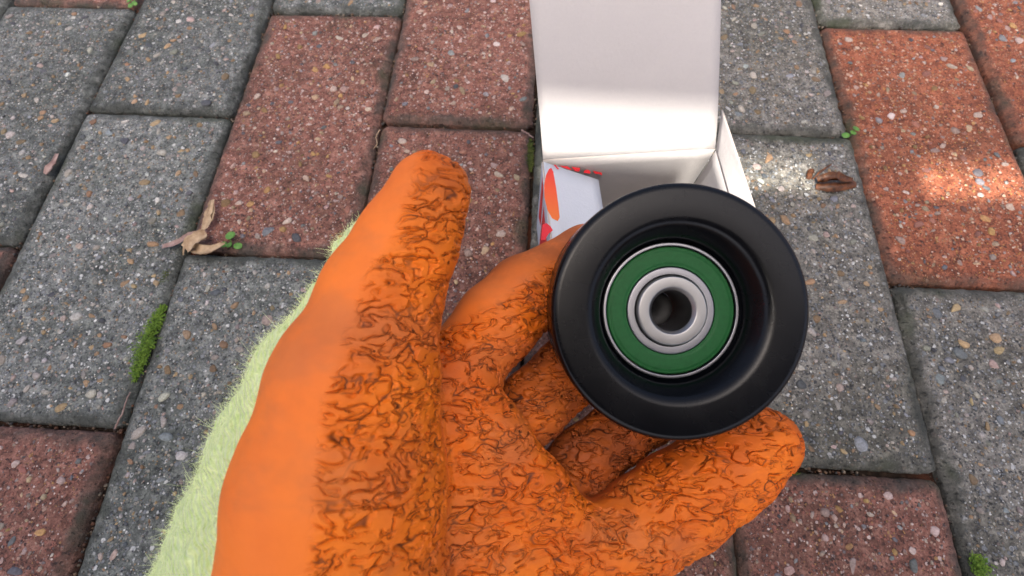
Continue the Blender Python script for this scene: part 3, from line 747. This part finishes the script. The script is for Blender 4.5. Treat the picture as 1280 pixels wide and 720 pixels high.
def moss(u0, v0, u1, v1, wid, n, mat, label, hgt=0.004, z=-0.003):
    a, b = on_plane(u0, v0, z), on_plane(u1, v1, z); mid = (a+b)/2
    ax = b-a; ln = np.linalg.norm(ax); ax /= ln; sd = np.array([-ax[1], ax[0], 0])
    V, Fc = [], []
    for i in range(n):
        t = rng.uniform(0, 1); prof = math.sin(math.pi*min(max(t, 0.04), 0.96))**0.6
        p = a+ax*ln*t+sd*rng.normal(0, 0.42)*wid*prof
        hh = hgt*prof*rng.uniform(0.35, 1.0)
        d0 = np.array([rng.normal(0, 0.5), rng.normal(0, 0.5), 1.0]); d0 /= np.linalg.norm(d0)
        for k2 in range(4):
            c_ = p+d0*hh*(0.35+0.65*k2/3); az = rng.uniform(0, 6.28); out = np.array([math.cos(az), math.sin(az), rng.uniform(0.1, 0.9)]); lf = rng.uniform(0.0006, 0.0013)
            sdv = np.array([-math.sin(az), math.cos(az), 0])*lf*0.28; b0 = len(V)
            V += [c_-sdv*0.4, c_+sdv*0.4, c_+out*lf*0.5+sdv, c_+out*lf, c_+out*lf*0.5-sdv]
            Fc += [(b0, b0+1, b0+2, b0+4), (b0+4, b0+2, b0+3)]
    me = mesh_np('moss', np.array(V), Fc)
    o = link('moss_cushion', me, mat, None, base=mid); o.location = Vector(mid)
    return tag(o, label, 'moss')
moss(168, 478, 206, 382, 0.0050, 900, M_MOSS, 'bright green moss cushion filling the joint left of the glove', 0.0055)
moss(238, 134, 270, 137, 0.0030, 420, M_OLIVE, 'dull olive moss patch on the lower edge of a grey brick near the top left', 0.0022, -0.0025)
moss(1214, 690, 1224, 722, 0.0040, 420, M_MOSS, 'green moss in the joint at the bottom right corner', 0.0045)
moss(663, 175, 663, 215, 0.0022, 240, M_OLIVE, 'thin olive moss along the joint left of the carton', 0.0025)
moss(940, 592, 1000, 594, 0.0018, 260, M_OLIVE, 'thin dark moss line in the joint under the little finger tip', 0.0018)
moss(205, 360, 214, 335, 0.0020, 160, M_OLIVE, 'sparse dark moss in the joint below the dry leaf', 0.003)

def leaf_mesh(pts, widths, curl, cup, th=0.00025, n=7, jag=0.0):
    """a dry leaf or blade: spine points (world), half widths, cupped across"""
    P_ = np.array(pts, float); m_ = len(P_); T = np.gradient(P_, axis=0); T /= np.linalg.norm(T, axis=1)[:, None]
    V = []
    for side in (0, 1):
        for i in range(m_):
            s_ = np.cross(T[i], [0, 0, 1]); s_ /= np.linalg.norm(s_); u_ = np.cross(s_, T[i])
            for j in range(n):
                w_ = (j/(n-1)*2-1); a = curl
                jj = 1+jag*rng.normal() if j in (0, n-1) else 1
                x = math.sin(w_*a)/a*widths[i]*jj; zc = (1-math.cos(w_*a))/a*widths[i]*cup
                V.append(P_[i]+s_*x+u_*(zc-th*side))
    Fc = []
    for side in (0, 1):
        o = side*m_*n
        for i in range(m_-1):
            for j in range(n-1):
                q = (o+i*n+j, o+i*n+j+1, o+(i+1)*n+j+1, o+(i+1)*n+j); Fc.append(q if side == 0 else q[::-1])
    return mesh_np('leaf', np.array(V), Fc)
def spine(pix, zs, k=9):
    q = np.array([on_plane(u, v, z) for (u, v), z in zip(pix, zs)]); t = np.linspace(0, len(q)-1, k)
    return np.stack([np.interp(t, np.arange(len(q)), q[:, i]) for i in range(3)], 1)
def leafwid(k, w, p0=0.15, p1=0.1, power=0.7): 
    t = np.linspace(0, 1, k); return w*np.maximum(np.sin(math.pi*(p0+(1-p0-p1)*t))**power, 0.08)
def leaf_part(name, pix, zs, w, mat, parent, base, curl=0.9, cup=0.8, jag=0.12, k=9, **kw):
    me = leaf_mesh(spine(pix, zs, k), leafwid(k, w*mm, **kw), curl, cup, jag=jag); return link(name, me, mat, parent, base=base)
lb = on_plane(245, 300, 0.001)
dl = empty('dry_leaf', lb, 'torn straw-coloured dry leaf lying across the joint at a red brick corner', 'leaf')
leaf_part('blade', [(237, 308), (252, 314), (268, 311), (281, 304)], [.002, .0035, .004, .006], 3.4, M_STRAW, dl, lb, p0=.3, p1=.03, cup=1.0)
leaf_part('blade', [(233, 312), (240, 303), (249, 297), (258, 292)], [.003, .005, .006, .006], 4.6, M_STRAW, dl, lb, p0=.3, p1=.25)
leaf_part('torn_strip', [(254, 288), (260, 276), (264, 264), (265, 250)], [.002, .003, .0035, .003], 2.7, M_STRAW, dl, lb, jag=0.3, p0=.12, p1=.12)
leaf_part('torn_strip', [(203, 308), (222, 303), (240, 293), (253, 288)], [.001, .004, .005, .003], 1.9, M_PINKLEAF, dl, lb, jag=0.3)
leaf_part('stalk', [(229, 319), (230, 310), (230, 303)], [.001, .003, .005], 0.6, M_STRAW, dl, lb)
lb = on_plane(65, 207, 0.0)
o = leaf_part('fallen_leaf', [(57, 218), (62, 211), (67, 204), (72, 192)], [.001, .002, .002, .001], 2.6, M_PINKLEAF, None, lb, jag=0.2)
o.location = Vector(lb); tag(o, 'small pinkish dead leaf in the joint between two grey bricks at far left', 'leaf')
lb = on_plane(1045, 222, 0.001)
dl = empty('dead_leaf', lb, 'curled dark brown dead leaf on the grey brick right of the carton', 'leaf')
leaf_part('blade', [(1020, 231), (1032, 231), (1048, 231), (1070, 228)], [.002, .004, .005, .003], 4.4, M_RUST, dl, lb, curl=1.3, cup=-0.9, jag=0.15, p0=.12, p1=.2)
leaf_part('blade', [(1022, 226), (1034, 222), (1050, 223), (1066, 226)], [.003, .006, .006, .004], 3.4, M_RUST, dl, lb, curl=1.2, cup=0.9, jag=0.3)
leaf_part('stalk', [(1016, 224), (1026, 214), (1040, 205)], [.002, .004, .006], 0.7, M_RUST, dl, lb)
leaf_part('torn_strip', [(1010, 224), (1013, 216), (1016, 211)], [.001, .002, .002], 1.9, M_RUST, dl, lb, jag=0.3)

# fine roots and hair-like straws in the joints
def strand(name, pix, zs, r, mat, label):
    q = np.array([on_plane(u, v, z) for (u, v), z in zip(pix, zs)]); mid = q.mean(0); mid[2] = 0
    t = np.linspace(0, len(q)-1, 16); C = np.stack([np.interp(t, np.arange(len(q)), q[:, i]) for i in range(3)], 1)+rng.normal(0, 0.0002, (16, 3))
    V, Fc = [], []; n = 6
    T = np.gradient(C, axis=0)
    for i, c_ in enumerate(C):
        tt = T[i]/np.linalg.norm(T[i]); s_ = np.cross(tt, [0.1, 0.2, 1]); s_ /= np.linalg.norm(s_); u_ = np.cross(s_, tt)
        for a in np.linspace(0, 2*math.pi, n, endpoint=False): V.append(c_+(s_*math.cos(a)+u_*math.sin(a))*r*(1-0.5*i/16))
    for i in range(15):
        for j in range(n): Fc.append((i*n+j, i*n+(j+1) % n, (i+1)*n+(j+1) % n, (i+1)*n+j))
    o = link(name, mesh_np(name, np.array(V), Fc), mat, None, base=mid); o.location = Vector(mid); return tag(o, label, 'root')
strand('dry_root', [(474, 163), (470, 172), (472, 180), (467, 186)], [-.001, .0005, .0005, -.001], 0.0004, M_STRAW, 'pale curled root in the joint left of the upper red brick end')
strand('dry_root', [(652, 163), (660, 167), (667, 172)], [.0005, .001, .0], 0.0007, M_PINKLEAF, 'short grey-brown root at the joint beside the carton')
strand('dry_root', [(144, 536), (152, 518), (158, 500), (163, 490)], [-.001, .0, .0, -.001], 0.0005, M_PINKLEAF, 'thin reddish root in the joint above the red brick at lower left')

# ------------------------------------------------------------------ added unseen sun blocker: shades the paving, one gap lets the sun through
BLOCKER_Z = 1.05
sd = np.array(SUN_DIR)
def lift(p): p = np.asarray(p, float); return p+sd*((BLOCKER_Z-p[2])/sd[2])
g0 = lift(on_plane(1100, 251, 0.0)); g1 = lift(on_plane(1100, 206, 0.0))        # near and far edge of the sunlit strip
blocker = empty('added_sun_blocker', (0, -1.3, 0), 'added unseen sun blocker of dark slats, shaped to shade the paving', 'sun_blocker')
def boxmesh(name, x0, x1, y0, y1, z0, z1):
    bm = bmesh.new(); bmesh.ops.create_cube(bm, size=1)
    for v in bm.verts: v.co = Vector(((x0+x1)/2+v.co.x*(x1-x0), (y0+y1)/2+v.co.y*(y1-y0), (z0+z1)/2+v.co.z*(z1-z0)))
    bmesh.ops.bevel(bm, geom=list(bm.edges), offset=0.002, segments=1, affect='EDGES')
    me = bpy.data.meshes.new(name); bm.to_mesh(me); bm.free(); return me
ab = np.array(blocker.location)
AX = 1.1
def blocker_slat(y0, y1, x0=-AX, x1=AX): link('blocker_slat', boxmesh('blocker_slat', x0, x1, y0, y1, BLOCKER_Z, BLOCKER_Z+0.012), M_BLOCKER, blocker, smooth=False, base=ab)
yn, yf = g0[1], g1[1]
xa, xb = lift(brr)[0]-0.010, lift(pb)[0]+0.006
blocker_slat(yn-0.198, yn, -AX, xa); blocker_slat(yn-0.198, yn, xb, AX); blocker_slat(yn-0.198, yn-0.034, xa+0.0005, xb-0.0005)      # notch cut so the sun reaches the carton's right flap
for i in range(1, 8): blocker_slat(yn-0.20*(i+1)+0.002, yn-0.20*i)
BOARD_Z = 2.2
def lift_to(p, z): p = np.asarray(p, float); return p+sd*((z-p[2])/sd[2])
yr = lift_to(on_plane(1100, 206, 0.0), BOARD_Z)[1]
link('blocker_board', boxmesh('blocker_board', -AX, AX, yr, yr+0.24, BOARD_Z, BOARD_Z+0.012), M_BLOCKER, blocker, smooth=False, base=ab)  # raised board added to soften the far edge of the sun strip
blocker_slat(yn+0.0005, yf+0.05, -AX, lift(bl)[0]-0.004)                                # a filler strip closes the gap on the left
q0, q1 = lift(on_plane(1022, 230, 0))[0], lift(on_plane(1152, 230, 0))[0]
def blocker_bar(x0, x1): link('blocker_bar', boxmesh('blocker_bar', x0, x1, yn-1.6, yf+0.05, BLOCKER_Z+0.0125, BLOCKER_Z+0.05), M_BLOCKER, blocker, smooth=False, base=ab)
blocker_bar(q0, q1)  # bar added to keep the sun off between the two lit patches
for xx in (-AX+0.02, AX-0.065):
    blocker_bar(xx, xx+0.045)
    for yy, zt in ((yn-1.5, BLOCKER_Z), (yr+0.1, BOARD_Z)): link('blocker_post', boxmesh('blocker_post', xx, xx+0.045, yy, yy+0.045, -0.003, zt-0.001), M_BLOCKER, blocker, smooth=False, base=ab)
